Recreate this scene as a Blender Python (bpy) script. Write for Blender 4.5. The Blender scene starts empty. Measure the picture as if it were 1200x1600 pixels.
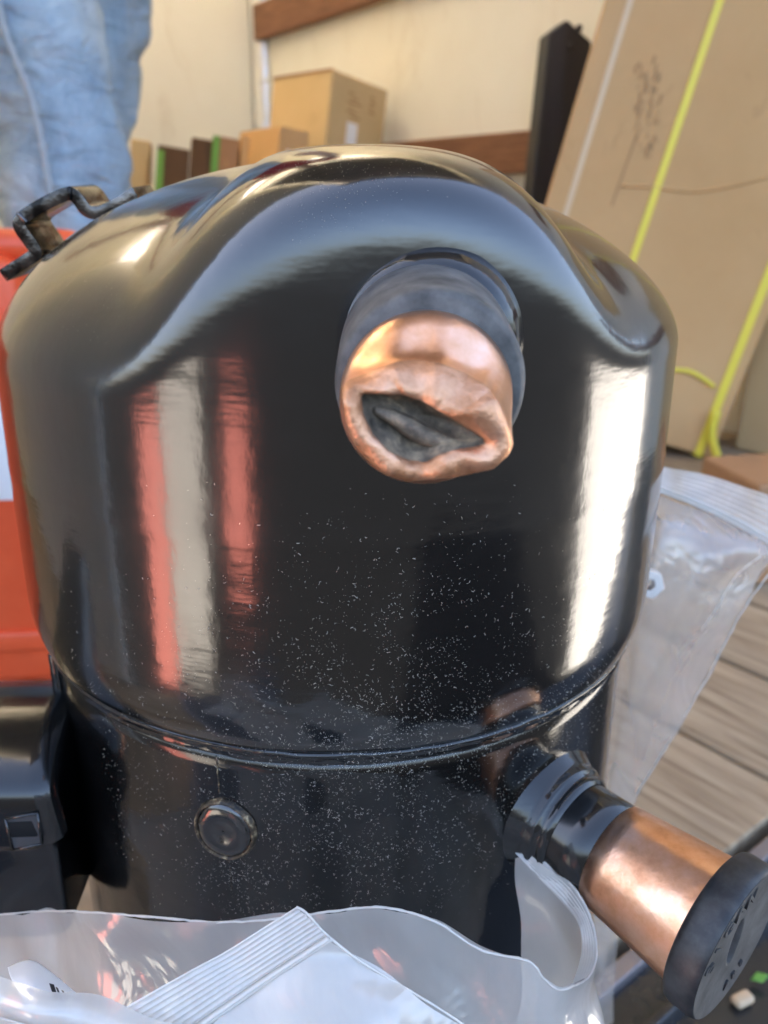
import bpy, bmesh, math, random
from math import sin, cos, pi, radians as R_
from mathutils import Vector as V, Matrix as M4, noise
random.seed(7)
S = bpy.context.scene
# ------------------------------------------------------------------ camera
F = 1300.0
PITCH, ROLL, YAW = R_(20.13), R_(0.61), R_(3.02)
CAM = V((0, -.224, 0))
f0 = V((sin(YAW), cos(YAW), 0)); r0 = V((cos(YAW), -sin(YAW), 0)); up = V((0, 0, 1))
FW = f0*cos(PITCH) - up*sin(PITCH); u2 = up*cos(PITCH) + f0*sin(PITCH)
RT = r0*cos(ROLL) + u2*sin(ROLL); UP = u2*cos(ROLL) - r0*sin(ROLL)
cd = bpy.data.cameras.new('camera'); co = bpy.data.objects.new('camera', cd)
S.collection.objects.link(co); S.camera = co
co.matrix_world = M4(((RT.x, UP.x, -FW.x, CAM.x), (RT.y, UP.y, -FW.y, CAM.y), (RT.z, UP.z, -FW.z, CAM.z), (0, 0, 0, 1)))
cd.sensor_fit = 'AUTO'; cd.sensor_width = 36; cd.lens = F/1600*36
cd.clip_start = .005; cd.clip_end = 500
cd.dof.use_dof = True; cd.dof.focus_distance = .150; cd.dof.aperture_fstop = 22
# ------------------------------------------------------------------ sky, sun, exposure
SUN_EL, SUN_AZ = R_(42), R_(-35)          # azimuth clockwise from +y
W = bpy.data.worlds.new('World'); S.world = W; W.use_nodes = True
nt = W.node_tree; bg = nt.nodes['Background']
sky = nt.nodes.new('ShaderNodeTexSky'); sky.sky_type = 'NISHITA'; sky.sun_disc = False
sky.sun_elevation = SUN_EL; sky.sun_rotation = SUN_AZ; sky.air_density = .8; sky.dust_density = 5; sky.ozone_density = .5
nt.links.new(sky.outputs[0], bg.inputs[0]); bg.inputs[1].default_value = .15
sl = bpy.data.lights.new('sun', 'SUN'); sl.energy = 5.0; sl.angle = R_(.53); sl.color = (1, .95, .87)
so = bpy.data.objects.new('sun', sl); S.collection.objects.link(so)
sd = V((sin(SUN_AZ)*cos(SUN_EL), cos(SUN_AZ)*cos(SUN_EL), sin(SUN_EL)))
so.rotation_euler = sd.to_track_quat('Z', 'Y').to_euler(); so.location = sd*5
S.view_settings.view_transform = 'Standard'; S.view_settings.look = 'None'
S.view_settings.exposure = 3.05; S.view_settings.gamma = 1
S.cycles.use_denoising = True
S.cycles.max_bounces = 10; S.cycles.transparent_max_bounces = 16; S.cycles.sample_clamp_indirect = 6
S.cycles.caustics_reflective = False; S.cycles.caustics_refractive = False

# ------------------------------------------------------------------ helpers
def ray(x, y): return FW + RT*((x-600)/F) + UP*((800-y)/F)
def at(x, y, Y):
    d = ray(x, y); return CAM + d*((Y-CAM.y)/d.y)
def atz(x, y, Z):
    d = ray(x, y); return CAM + d*((Z-CAM.z)/d.z)
def atplane(x, y, p, n):
    d = ray(x, y); return CAM + d*((p-CAM).dot(n)/d.dot(n))
def nz(x, y, z, s): return noise.noise(V((x, y, z))*s)

class MB:
    def __init__(s): s.v = []; s.f = []
    def add(s, vs, fs):
        b = len(s.v); s.v += [V(v) for v in vs]; s.f += [tuple(i+b for i in f) for f in fs]; return s
    def box(s, c, h, M=None):
        c = V(c); vs = []
        for i in (-1, 1):
            for j in (-1, 1):
                for k in (-1, 1):
                    p = V((i*h[0], j*h[1], k*h[2]))
                    vs.append(c + (M @ p if M else p))
        return s.add(vs, [(0,1,3,2),(4,6,7,5),(0,4,5,1),(2,3,7,6),(0,2,6,4),(1,5,7,3)])
    def grid(s, P, wu=False, wv=False):
        n, m = len(P), len(P[0]); fs = []
        for i in range(n if wu else n-1):
            for j in range(m if wv else m-1):
                a, b = i*m+j, i*m+(j+1) % m
                c, d = ((i+1) % n)*m+(j+1) % m, ((i+1) % n)*m+j
                fs.append((a, b, c, d))
        return s.add([p for r in P for p in r], fs)
    def revolve(s, prof, o, ax, n=64, wob=None):
        ax = V(ax).normalized(); a = ax.orthogonal().normalized(); b = ax.cross(a)
        P = []
        for (t, r) in prof:
            row = []
            for i in range(n):
                g = 2*pi*i/n; rr = r*(1+(wob(t, g) if wob else 0))
                row.append(V(o)+ax*t+(a*cos(g)+b*sin(g))*rr)
            P.append(row)
        return s.grid(P, wv=True)
    def tube(s, pts, r, n=6, cap=True):
        pts = [V(p) for p in pts]; P = []
        for i, p in enumerate(pts):
            t = (pts[min(i+1, len(pts)-1)]-pts[max(i-1, 0)]).normalized()
            a = t.cross(V((.31, .2, .93))).normalized(); b = t.cross(a)
            rr = r[i] if isinstance(r, (list, tuple)) else r
            P.append([p+(a*cos(2*pi*k/n)+b*sin(2*pi*k/n))*rr for k in range(n)])
        b0 = len(s.v); s.grid(P, wv=True)
        if cap:
            s.f.append(tuple(b0+k for k in range(n))); e = b0+(len(pts)-1)*n
            s.f.append(tuple(e+k for k in reversed(range(n))))
        return s
    def build(s, name, mat, parent=None, smooth=True, bevel=0, seg=2, off=None, solid=0, normals=True, subd=0):
        me = bpy.data.meshes.new(name)
        o = off if off is not None else (org(parent) if parent else V((0, 0, 0)))
        me.from_pydata([v-o for v in s.v], [], s.f); me.update()
        if normals:
            bm = bmesh.new(); bm.from_mesh(me); bmesh.ops.recalc_face_normals(bm, faces=bm.faces); bm.to_mesh(me); bm.free()
        me.polygons.foreach_set('use_smooth', [smooth]*len(me.polygons))
        me.materials.append(mat)
        ob = bpy.data.objects.new(name, me); S.collection.objects.link(ob)
        if parent: ob.parent = parent
        if solid:
            m = ob.modifiers.new('s', 'SOLIDIFY'); m.thickness = solid; m.offset = 0
        if bevel:
            m = ob.modifiers.new('b', 'BEVEL'); m.width = bevel; m.segments = seg; m.limit_method = 'ANGLE'
        if subd:
            m = ob.modifiers.new('d', 'SUBSURF'); m.levels = subd; m.render_levels = subd
        return ob
def org(o):
    p = V((0, 0, 0))
    while o: p = p + o.location; o = o.parent
    return p
def tag(o, label=None, cat=None, group=None, kind=None):
    for k, v in (('label', label), ('category', cat), ('group', group), ('kind', kind)):
        if v: o[k] = v
    return o
def empty(name, loc, label, cat, group=None):
    o = bpy.data.objects.new(name, None); S.collection.objects.link(o); o.location = loc; o.empty_display_size = .02
    return tag(o, label, cat, group)
def catmull(P, n):
    P = [V(p) for p in P]; out = []
    m = len(P)-1
    for i in range(n):
        t = i/(n-1)*m; k = min(int(t), m-1); t -= k
        p0, p1, p2, p3 = P[max(k-1, 0)], P[k], P[k+1], P[min(k+2, m)]
        out.append(.5*((2*p1)+(p2-p0)*t+(2*p0-5*p1+4*p2-p3)*t*t+(3*p1-p0-3*p2+p3)*t**3))
    return out
def sheet(rows, n, m):
    """loft: rows of 3D control points -> n x m grid"""
    A = [catmull(r, m) for r in rows]
    cols = [catmull([A[i][j] for i in range(len(A))], n) for j in range(m)]
    return [[cols[j][i] for j in range(m)] for i in range(n)]

# ------------------------------------------------------------------ materials
def mat(name, col=(.5, .5, .5), rough=.5, metal=0, spec=.5, coat=0, coatr=.05):
    m = bpy.data.materials.new(name); m.use_nodes = True
    b = m.node_tree.nodes['Principled BSDF']
    b.inputs['Base Color'].default_value = (*col, 1); b.inputs['Roughness'].default_value = rough
    b.inputs['Metallic'].default_value = metal; b.inputs['Specular IOR Level'].default_value = spec
    b.inputs['Coat Weight'].default_value = coat; b.inputs['Coat Roughness'].default_value = coatr
    return m, m.node_tree, b
def coords(t, scale=(1, 1, 1), rot=(0, 0, 0)):
    c = t.nodes.new('ShaderNodeTexCoord'); mp = t.nodes.new('ShaderNodeMapping')
    mp.inputs['Scale'].default_value = scale; mp.inputs['Rotation'].default_value = rot
    t.links.new(c.outputs['Object'], mp.inputs[0]); return mp.outputs[0]
def noisen(t, vec, scale, detail=4, rough=.5, dist=0):
    n = t.nodes.new('ShaderNodeTexNoise'); n.inputs['Scale'].default_value = scale
    n.inputs['Detail'].default_value = detail; n.inputs['Roughness'].default_value = rough
    n.inputs['Distortion'].default_value = dist
    t.links.new(vec, n.inputs['Vector']); return n.outputs[0]
def ramp(t, fac, stops):
    r = t.nodes.new('ShaderNodeValToRGB'); e = r.color_ramp.elements
    while len(e) < len(stops): e.new(.5)
    for i, (p, c) in enumerate(stops):
        e[i].position = p; e[i].color = (*c, 1) if len(c) == 3 else c
    t.links.new(fac, r.inputs[0]); return r.outputs[0]
def g3(x): return (x, x, x)
def bump(t, b, h, strength, dist=.001, prev=None):
    n = t.nodes.new('ShaderNodeBump'); n.inputs['Strength'].default_value = strength
    n.inputs['Distance'].default_value = dist; t.links.new(h, n.inputs['Height'])
    if prev: t.links.new(prev, n.inputs['Normal'])
    t.links.new(n.outputs[0], b.inputs['Normal']); return n.outputs[0]
def mixc(t, fac, a, b, mode='MIX'):
    n = t.nodes.new('ShaderNodeMix'); n.data_type = 'RGBA'; n.blend_type = mode
    for s, v in ((n.inputs[0], fac), (n.inputs[6], a), (n.inputs[7], b)):
        if isinstance(v, (int, float)): s.default_value = v
        elif isinstance(v, tuple): s.default_value = (*v, 1)
        else: t.links.new(v, s)
    return n.outputs[2]

def black_paint(name, rough, strg, base=.006, coat=.1, spec=.6):
    m, t, b = mat(name, g3(base), rough, spec=spec, coat=coat, coatr=rough*.7)
    v = coords(t, (1, 1, .55))
    n1 = noisen(t, v, 260, 3); n2 = noisen(t, coords(t, (1, 1, 3.5)), 45, 3)
    k = bump(t, b, n2, strg*.8, .0010); k2 = bump(t, b, n1, strg, .0003, k)
    rr = noisen(t, coords(t), 38, 5, .6)
    t.links.new(ramp(t, rr, [(.3, g3(rough*.8)), (.75, g3(rough*1.35))]), b.inputs['Roughness'])
    t.links.new(k2, b.inputs['Coat Normal'])
    # faint dry dust film, in cloudy patches
    d = noisen(t, coords(t), 30, 7, .65)
    t.links.new(mixc(t, ramp(t, d, [(.52, g3(0)), (.8, g3(.022))]), g3(base), (.35, .33, .3)), b.inputs['Base Color'])
    return m
PAINT = black_paint('black_enamel', .145, .13, .003, .5, .85)
PAINT_COVER = black_paint('black_enamel_cover', .16, .10, .006, .1, .6)
PAINT_SHELL = black_paint('black_enamel_shell', .13, .14, .003)
PAINT_WELD = black_paint('black_enamel_weld', .12, .35, .008)
def copper(name, tarnish):
    m, t, b = mat(name, (.86, .42, .26), .27, 1)
    if tarnish: b.inputs['Metallic'].default_value = .85
    n = noisen(t, coords(t), 130, 6, .65); n2 = noisen(t, coords(t, (1, 1, 1)), 700, 3)
    c = ramp(t, n, [(.25, (.22, .10, .05)), (.42, (.46, .22, .11)), (.58, (.68, .37, .22)), (.8, (.78, .47, .34))] if tarnish else [(.22, (.58, .25, .12)), (.45, (.82, .44, .26)), (.65, (.93, .57, .40)), (.85, (.88, .58, .52))])
    t.links.new(c, b.inputs['Base Color'])
    t.links.new(ramp(t, n, [(.3, g3(.55 if tarnish else .40)), (.7, g3(.36 if tarnish else .27))]), b.inputs['Roughness'])
    k = bump(t, b, n, .6 if tarnish else .12, .0014); bump(t, b, n2, .12, .0003, k)
    return m
COPPER = copper('brushed_copper', False); COPPER_RAW = copper('raw_copper', True)
SLEEVE, t, b = mat('sleeve_grey', (.075, .072, .07), .62, spec=.3)
t.links.new(ramp(t, noisen(t, coords(t), 160, 5, .6), [(.35, (.055, .053, .05)), (.7, (.16, .152, .142))]), b.inputs['Base Color'])
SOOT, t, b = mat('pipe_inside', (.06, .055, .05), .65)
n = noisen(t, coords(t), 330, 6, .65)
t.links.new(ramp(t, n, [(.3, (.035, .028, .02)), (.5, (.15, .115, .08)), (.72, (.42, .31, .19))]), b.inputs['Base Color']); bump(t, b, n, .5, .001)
RUBBER, t, b = mat('black_rubber', (.022, .022, .023), .42, spec=.42)
n = noisen(t, coords(t), 240, 5, .6); bump(t, b, n, .12, .0006)
t.links.new(ramp(t, n, [(.4, (.014, .014, .015)), (.75, (.05, .049, .047))]), b.inputs['Base Color'])
RUBBER_FACE, t, b = mat('lit_rubber', (.05, .05, .048), .62, spec=.3)  # paler copy of the black rubber, light on the face put into colour
n = noisen(t, coords(t), 150, 6, .65); bump(t, b, n, .15, .0006)
t.links.new(ramp(t, n, [(.35, (.035, .035, .034)), (.75, (.10, .098, .093))]), b.inputs['Base Color'])
STEEL, t, b = mat('dark_bright_steel', (.26, .23, .22), .16, 1)
n = noisen(t, coords(t), 190, 5, .6); bump(t, b, n, .22, .001)
t.links.new(ramp(t, n, [(.40, (.02, .019, .019)), (.68, (.17, .155, .15))]), b.inputs['Base Color'])
DUST = mat('pale_dust', (.48, .44, .37), .8)[0]
BURNT, t, b = mat('burnt_weld', (.10, .07, .04), .35, .4)
n = noisen(t, coords(t), 500, 5, .7); bump(t, b, n, .6, .0008)
t.links.new(ramp(t, n, [(.4, (.012, .011, .010)), (.55, (.10, .07, .04)), (.7, (.50, .40, .24))]), b.inputs['Base Color'])

def plastic(name, lo, hi, scale=26, rough=.25, bumpy=.10, bscale=16):
    m, t, b = mat(name, (.86, .835, .78), rough, spec=.5)
    out = t.nodes['Material Output']
    tr = t.nodes.new('ShaderNodeBsdfTransparent'); tr.inputs[0].default_value = (.97, .97, .975, 1)
    tl = t.nodes.new('ShaderNodeBsdfTranslucent'); tl.inputs[0].default_value = (.88, .855, .80, 1)
    m1 = t.nodes.new('ShaderNodeMixShader'); m1.inputs[0].default_value = .45
    t.links.new(b.outputs[0], m1.inputs[1]); t.links.new(tl.outputs[0], m1.inputs[2])
    n = noisen(t, coords(t), scale, 6, .6, .8)
    fac = ramp(t, n, [(.3, g3(lo)), (.72, g3(hi))])
    m2 = t.nodes.new('ShaderNodeMixShader'); t.links.new(fac, m2.inputs[0])
    t.links.new(tr.outputs[0], m2.inputs[1]); t.links.new(m1.outputs[0], m2.inputs[2])
    gl = t.nodes.new('ShaderNodeBsdfGlossy'); gl.inputs['Roughness'].default_value = .12
    gl.inputs[0].default_value = (1, 1, 1, 1)
    fr = t.nodes.new('ShaderNodeLayerWeight'); fr.inputs[0].default_value = .32
    ff = t.nodes.new('ShaderNodeMath'); ff.operation = 'MULTIPLY_ADD'; ff.inputs[1].default_value = .28; ff.inputs[2].default_value = .03
    t.links.new(fr.outputs['Facing'], ff.inputs[0])
    m3 = t.nodes.new('ShaderNodeMixShader'); t.links.new(ff.outputs[0], m3.inputs[0])
    t.links.new(m2.outputs[0], m3.inputs[1]); t.links.new(gl.outputs[0], m3.inputs[2])
    t.links.new(m3.outputs[0], out.inputs[0])
    w0 = noisen(t, coords(t, (1, 1.7, 1)), bscale, 4, .55, 1.2)
    ma = t.nodes.new('ShaderNodeMath'); ma.operation = 'SUBTRACT'; ma.inputs[1].default_value = .5; t.links.new(w0, ma.inputs[0])
    mb = t.nodes.new('ShaderNodeMath'); mb.operation = 'ABSOLUTE'; t.links.new(ma.outputs[0], mb.inputs[0])
    w = ramp(t, mb.outputs[0], [(0, g3(1)), (.05, g3(.45)), (.3, g3(0))])
    k = bump(t, b, w, bumpy, .004)
    for q in (gl, tl): t.links.new(k, q.inputs['Normal'])
    return m
BAG = plastic('clear_plastic_film', .44, .66, 16)
BAG_MILK = plastic('milky_plastic_film', .54, .76)
BAG_RIGHT = plastic('hazy_plastic_film', .22, .45, 14, .2, .2)
ZIP = plastic('zip_plastic', .62, .85, 60, .3, .1)
EDGE = plastic('plastic_edge', .7, .9, 60, .25, .1)
PAPER = mat('white_paper', (.85, .85, .85), .6)[0]
INK = mat('black_ink', (.02, .02, .022), .5)[0]
ORANGE, t, b = mat('orange_plastic', (.72, .10, .03), .34)
n = noisen(t, coords(t), 16, 6, .6)
t.links.new(ramp(t, n, [(.3, (.76, .085, .025)), (.7, (.86, .13, .045))]), b.inputs['Base Color'])
WHITE_LABEL = mat('white_sticker', (.82, .82, .82), .4)[0]

def cardboard(name, c1, c2, rs=(1, 1, 1)):
    m, t, b = mat(name, c1, .8, spec=.2)
    n = noisen(t, coords(t), 5, 8, .62); n2 = noisen(t, coords(t, (1, 1, 24)), 40, 3)
    c = mixc(t, ramp(t, n, [(.25, g3(0)), (.75, g3(1))]), c1, c2)
    sm = noisen(t, coords(t, (1, 1, .6)), 13, 5, .7, 1)
    c = mixc(t, ramp(t, sm, [(.6, g3(0)), (.82, g3(.5))]), c, tuple(x*.5 for x in c1))
    t.links.new(c, b.inputs['Base Color'])
    bump(t, b, n2, .15, .0015); return m
CARD = cardboard('tan_cardboard', (.58, .335, .14), (.66, .41, .19))
CARD_LIGHT = cardboard('pale_cardboard', (.56, .40, .19), (.64, .47, .25))
CARD_BROWN = cardboard('brown_cardboard', (.33, .175, .085), (.40, .23, .12))
CARD_DARK = cardboard('dark_brown_card', (.10, .052, .026), (.15, .085, .045))
GREEN_PRINT = mat('green_print', (.16, .36, .05), .6)[0]
ORANGE_PRINT = mat('orange_print', (.75, .36, .05), .6)[0]
YELLOW = mat('yellow_strap', (.86, .70, .07), .4)[0]
EDGE_LIGHT = mat('pale_edge_highlight', (.72, .52, .30), .4)[0]
SCRIBBLE = mat('marker_ink', (.43, .245, .105), .8)[0]
POST, t, b = mat('black_coated_steel', (.025, .026, .028), .5)
HOLE_GREY = mat('hole_panel_grey', (.05, .05, .05), .12)[0]

WALLM, t, b = mat('cream_wall_panel', (.74, .66, .5), .5)
n = noisen(t, coords(t), 2.2, 8, .65); n2 = noisen(t, coords(t, (1, 1, .35)), 9, 6, .7, 1)
c = mixc(t, ramp(t, n, [(.3, g3(0)), (.75, g3(1))]), (.77, .74, .62), (.86, .84, .74))
c = mixc(t, ramp(t, n2, [(.58, g3(0)), (.78, g3(.35))]), c, (.45, .36, .22))
t.links.new(c, b.inputs['Base Color']); bump(t, b, n2, .1, .003)
RAILM, t, b = mat('brown_rail_wood', (.20, .085, .04), .55)
n = noisen(t, coords(t, (1, 1, 14)), 14, 6, .6)
t.links.new(ramp(t, n, [(.3, (.14, .055, .026)), (.75, (.27, .125, .062))]), b.inputs['Base Color'])
ALU, t, b = mat('corner_metal', (.75, .75, .74), .35, .7); bump(t, b, noisen(t, coords(t), 30, 4), .5, .01)
FLOORM, t, b = mat('weathered_plank', (.36, .29, .22), .72, spec=.2)
oi = t.nodes.new('ShaderNodeObjectInfo')
va = t.nodes.new('ShaderNodeVectorMath'); va.operation = 'ADD'
sc = t.nodes.new('ShaderNodeVectorMath'); sc.operation = 'SCALE'; sc.inputs[0].default_value = (7.3, 3.1, 5.7)
t.links.new(oi.outputs['Random'], sc.inputs[3])
tc = t.nodes.new('ShaderNodeTexCoord'); t.links.new(tc.outputs['Object'], va.inputs[0]); t.links.new(sc.outputs[0], va.inputs[1])
mp = t.nodes.new('ShaderNodeMapping'); mp.inputs['Scale'].default_value = (.10, 1, 1); t.links.new(va.outputs[0], mp.inputs[0])
n = noisen(t, mp.outputs[0], 42, 7, .62, 2.2); n2 = noisen(t, mp.outputs[0], 180, 4, .6)
c = ramp(t, n, [(.26, (.12, .075, .04)), (.42, (.31, .225, .14)), (.58, (.41, .31, .20)), (.8, (.49, .395, .28))])
c = mixc(t, ramp(t, n2, [(.5, g3(0)), (.75, g3(.5))]), c, (.2, .15, .11))
t.links.new(c, b.inputs['Base Color']); bump(t, b, n2, .25, .002)
ASPH, t, b = mat('asphalt', (.02, .02, .021), .95, spec=.05)
n = noisen(t, coords(t), 60, 6, .7)
t.links.new(ramp(t, n, [(.3, g3(.010)), (.7, g3(.018))]), b.inputs['Base Color']); bump(t, b, n, .4, .01)
ROOFM, t, b = mat('translucent_roof', (.8, .78, .7), .5)
tl = t.nodes.new('ShaderNodeBsdfTranslucent'); tl.inputs[0].default_value = (.84, .77, .64, 1)
mx = t.nodes.new('ShaderNodeMixShader'); mx.inputs[0].default_value = .8
t.links.new(b.outputs[0], mx.inputs[1]); t.links.new(tl.outputs[0], mx.inputs[2]); t.links.new(mx.outputs[0], t.nodes['Material Output'].inputs[0])
DENIM, t, b = mat('faded_denim', (.26, .38, .52), .85, spec=.15)
n = noisen(t, coords(t, (1, 1, .6)), 7, 6, .6, .5); n2 = noisen(t, coords(t, (1, 1, .25)), 420, 2)
c = ramp(t, n, [(.28, (.15, .22, .31)), (.46, (.31, .41, .50)), (.68, (.55, .63, .67))])
t.links.new(mixc(t, ramp(t, n2, [(.35, g3(0)), (.7, g3(.22))]), c, (.62, .70, .78)), b.inputs['Base Color'])
n3 = noisen(t, coords(t, (1, 1, 2.2)), 17, 4, .55, 1.2)
k = bump(t, b, n3, .8, .016); bump(t, b, n2, .2, .001, k)
SEAM = mat('denim_seam', (.40, .45, .48), .9)[0]
RED_SHIRT = mat('red_cotton', (.35, .02, .03), .9)[0]
SKIN = mat('skin', (.50, .30, .21), .5)[0]
HAIR = mat('brown_hair', (.04, .025, .015), .7)[0]
SHOE = mat('brown_boot', (.12, .07, .04), .6)[0]
LEAF = mat('green_leaf', (.16, .40, .07), .6)[0]
CHIP = mat('pale_wood_chip', (.55, .40, .25), .7)[0]
MULCH = mat('brown_mulch', (.10, .06, .04), .85)[0]
NUT = mat('white_nylon', (.92, .90, .86), .35)[0]

# ------------------------------------------------------------------ the truck bed (setting)
ZF, ZG = -.35, -1.25
CORNER = V((-.215, 2.36, 0)); dU = V((.574, -.819, 0)).normalized(); dV = V((-dU.y, dU.x, 0)) * -1
if dV.x > 0: dV = -dV
UEND, VEND, HW = 2.062, 1.64, 2.0
USILL = 2.34
def tp(u, v, z): return CORNER + dU*u + dV*v + V((0, 0, z))
tag(MB().add([(-90, -90, ZG), (90, -90, ZG), (90, 90, ZG), (-90, 90, ZG)], [(0, 1, 2, 3)]).build('ground', ASPH, smooth=False), 'dark asphalt ground outside the truck', kind='structure')
PAD_PALE, t, b = mat('pale_pad', (.62, .59, .53), .8)
n = noisen(t, coords(t), 3, 7, .65)
t.links.new(ramp(t, n, [(.3, (.55, .52, .46)), (.7, (.68, .65, .59))]), b.inputs['Base Color'])
REFL_ORANGE = mat('orange_reflector', (.52, .15, .11), .7)[0]
def pad(az0, az1, d0, d1, name, m, thick):
    q = []
    for k in range(9):
        a = R_(az0+(az1-az0)*k/8); q.append((a, d0, d1))
    lo = [V((sin(a)*d, cos(a)*d, ZG+.004)) for a, d, e in q]; hi = [V((sin(a)*e, cos(a)*e, ZG+.004)) for a, d, e in q]
    up_ = V((0, 0, thick))
    return MB().grid([lo, [p+up_ for p in lo], [p+up_ for p in hi], hi]).build(name, m, smooth=False)
tag(pad(60, 96, 1.75, 7, 'reflection_pad', PAD_PALE, .10), 'pale pad added on the right outside, unseen but for its reflection', kind='structure')  # added so the cap reflects a bright band on its right
PAD_DIM, t, b = mat('dim_pad', (.34, .31, .27), .85)  # toned down to soften the band this added pad reflects
n = noisen(t, coords(t), 3, 7, .65)
t.links.new(ramp(t, n, [(.3, (.26, .24, .2)), (.7, (.42, .39, .34))]), b.inputs['Base Color'])
tag(pad(-136.5, -124, 1.9, 7, 'reflection_pad', PAD_DIM, .10), 'dimmer pad added on the left outside, unseen but for its reflection', kind='structure')  # added for the cream band reflected on the left of the cap
tag(pad(-123.3, -116, 1.9, 6, 'orange_reflector', REFL_ORANGE, .02), 'long orange tarp added on the ground outside, unseen but for its reflection', 'reflector')  # added for the red band reflected on the left of the cap
tag(pad(-151, -144, 2.6, 6, 'orange_reflector', REFL_ORANGE, .02), 'short orange tarp added on the ground behind, unseen but for its reflection', 'reflector')  # added for the second, inner red reflection
Mt = M4((dU, dV, V((0, 0, 1)))).transposed().to_3x3()
flo = MB().box(tp(UEND/2, VEND/2, ZF-.05), (UEND/2, VEND/2, .03), Mt).build('truck_floor', FLOORM, smooth=False)
tag(flo, 'worn wooden plank floor of the truck bed', kind='structure')
pw = .118; npl = int(VEND/pw)
pm = None
for i in range(npl):
    o = MB()
    if pm is None:
        o = o.box((0, 0, 0), (UEND/2-.004, pw/2-.0032, .0098)).build('plank', FLOORM, smooth=False, bevel=.0015)
        pm = o.data
    else:
        o = bpy.data.objects.new('plank', pm); S.collection.objects.link(o)
        q = o.modifiers.new('b', 'BEVEL'); q.width = .0015; q.segments = 2; q.limit_method = 'ANGLE'
    o.parent = flo; o.location = tp(UEND/2, (i+.5)*pw, ZF-.010+random.uniform(-.0006, .0006)); o.rotation_euler = (0, 0, math.atan2(dU.y, dU.x))
def wall(u0, v0, u1, v1, label, nin):
    a, c = tp(u0, v0, ZF-.08), tp(u1, v1, ZF-.08); d = c-a; L = d.length; d.normalize()
    k = V((-d.y, d.x, 0)) * nin
    vs = [a, c, c-k*.04, a-k*.04]; vs = vs+[p+V((0, 0, HW+.08)) for p in vs]
    o = MB().add(vs, [(0, 1, 2, 3), (4, 7, 6, 5), (0, 4, 5, 1), (1, 5, 6, 2), (2, 6, 7, 3), (3, 7, 4, 0)]).build('wall', WALLM, smooth=False)
    return tag(o, label, kind='structure')
wr = wall(0, 0, USILL, 0, 'cream side wall of the truck with brown rails', 1 if (V((-dU.y, dU.x, 0)).dot(dV) > 0) else -1)
wb = wall(0, VEND, 0, 0, 'cream front wall of the truck', 1 if (V((dV.y, -dV.x, 0)).dot(dU) > 0) else -1)
wl = wall(0, VEND, 1.9, VEND, 'cream opposite side wall of the truck', -1 if (V((-dU.y, dU.x, 0)).dot(dV) > 0) else 1)
tag(MB().box(tp(USILL/2-.05, VEND/2, ZF+HW+.03), (USILL/2-.05, VEND/2+.04, .006), Mt).build('ceiling', ROOFM, smooth=False), 'translucent cream roof panel of the truck', kind='structure')
SILLM = black_paint('dark_sill_steel', .22, .3, .02); EDGEM = mat('worn_steel_edge', (.28, .25, .25), .45, .6)[0]
sill = tag(MB().box(tp((UEND+USILL)/2+.002, VEND/2, ZF-.028), ((USILL-UEND)/2-.002, VEND/2, .022), Mt).build('rear_sill', SILLM, smooth=False, bevel=.002), 'dark steel sill at the rear edge of the truck floor', kind='structure')
MB().box(tp(UEND+.0085, VEND/2, ZF-.0045), (.0045, VEND/2-.01, .004), Mt).build('edge_strip', EDGEM, sill, smooth=False, bevel=.001)
MB().box(tp(UEND+.036, VEND/2, ZF-.0035), (.0025, VEND/2-.01, .004), Mt).build('raised_rib', SILLM, sill, smooth=False, bevel=.0012)
hdr = tag(MB().box(tp(USILL-.06, VEND/2, ZF+HW-.09), (.04, VEND/2, .11), Mt).build('header_beam', POST, smooth=False, bevel=.004), 'dark header beam over the open rear of the truck', kind='structure')
DOORM = mat('grey_door_panel', (.30, .295, .28), .5)[0]
ohd = tag(MB().box(tp(1.55, VEND/2, ZF+HW-.15), (.67, VEND/2-.08, .012), Mt).build('added_door_panel', DOORM, smooth=False), 'unseen grey door panel added under the truck roof to darken reflections', kind='structure')  # added to block roof light and darken what the cap reflects
for i in range(6):
    MB().box(tp(1.02+.21*i, VEND/2, ZF+HW-.164), (.006, VEND/2-.08, .003), Mt).build('panel_joint', POST, ohd, smooth=False)
for i in range(5):
    MB().box(tp(.25+i*.42, VEND/2, ZF+HW+.0), (.02, VEND/2, .022), Mt).build('roof_bow', POST, hdr, smooth=False)
# rails on the right wall and metal corner trim
def rail(pa, pb, h):
    A = atplane(*pa, CORNER, dV); B = atplane(*pb, CORNER, dV); d = (B-A).normalized()
    A = A; B = A + d*2.0
    z = d.cross(dV).normalized(); z = z if z.z > 0 else -z
    vs = []
    for p in (A, B):
        vs += [p+dV*.001, p+dV*.028, p+dV*.028-z*h, p+dV*.001-z*h]
    MB().add(vs, [(0, 1, 2, 3), (4, 7, 6, 5), (0, 4, 5, 1), (1, 5, 6, 2), (2, 6, 7, 3), (3, 7, 4, 0)]).build('rail', RAILM, wr, smooth=False, bevel=.004)
rail((408, 10), (500, -26), .085); rail((560, 229), (835, 205), .075)
c0 = tp(.012, .012, 0)
P = []
for z in [ZF+i*.06 for i in range(34)]:
    P.append([tp(.045, .003, z), tp(.02+.004*nz(1, 2, z, 9), .02+.004*nz(4, 2, z, 9), z), tp(.003, .035, z)])
MB().grid(P).build('corner_trim', ALU, wb, solid=.002)

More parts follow.
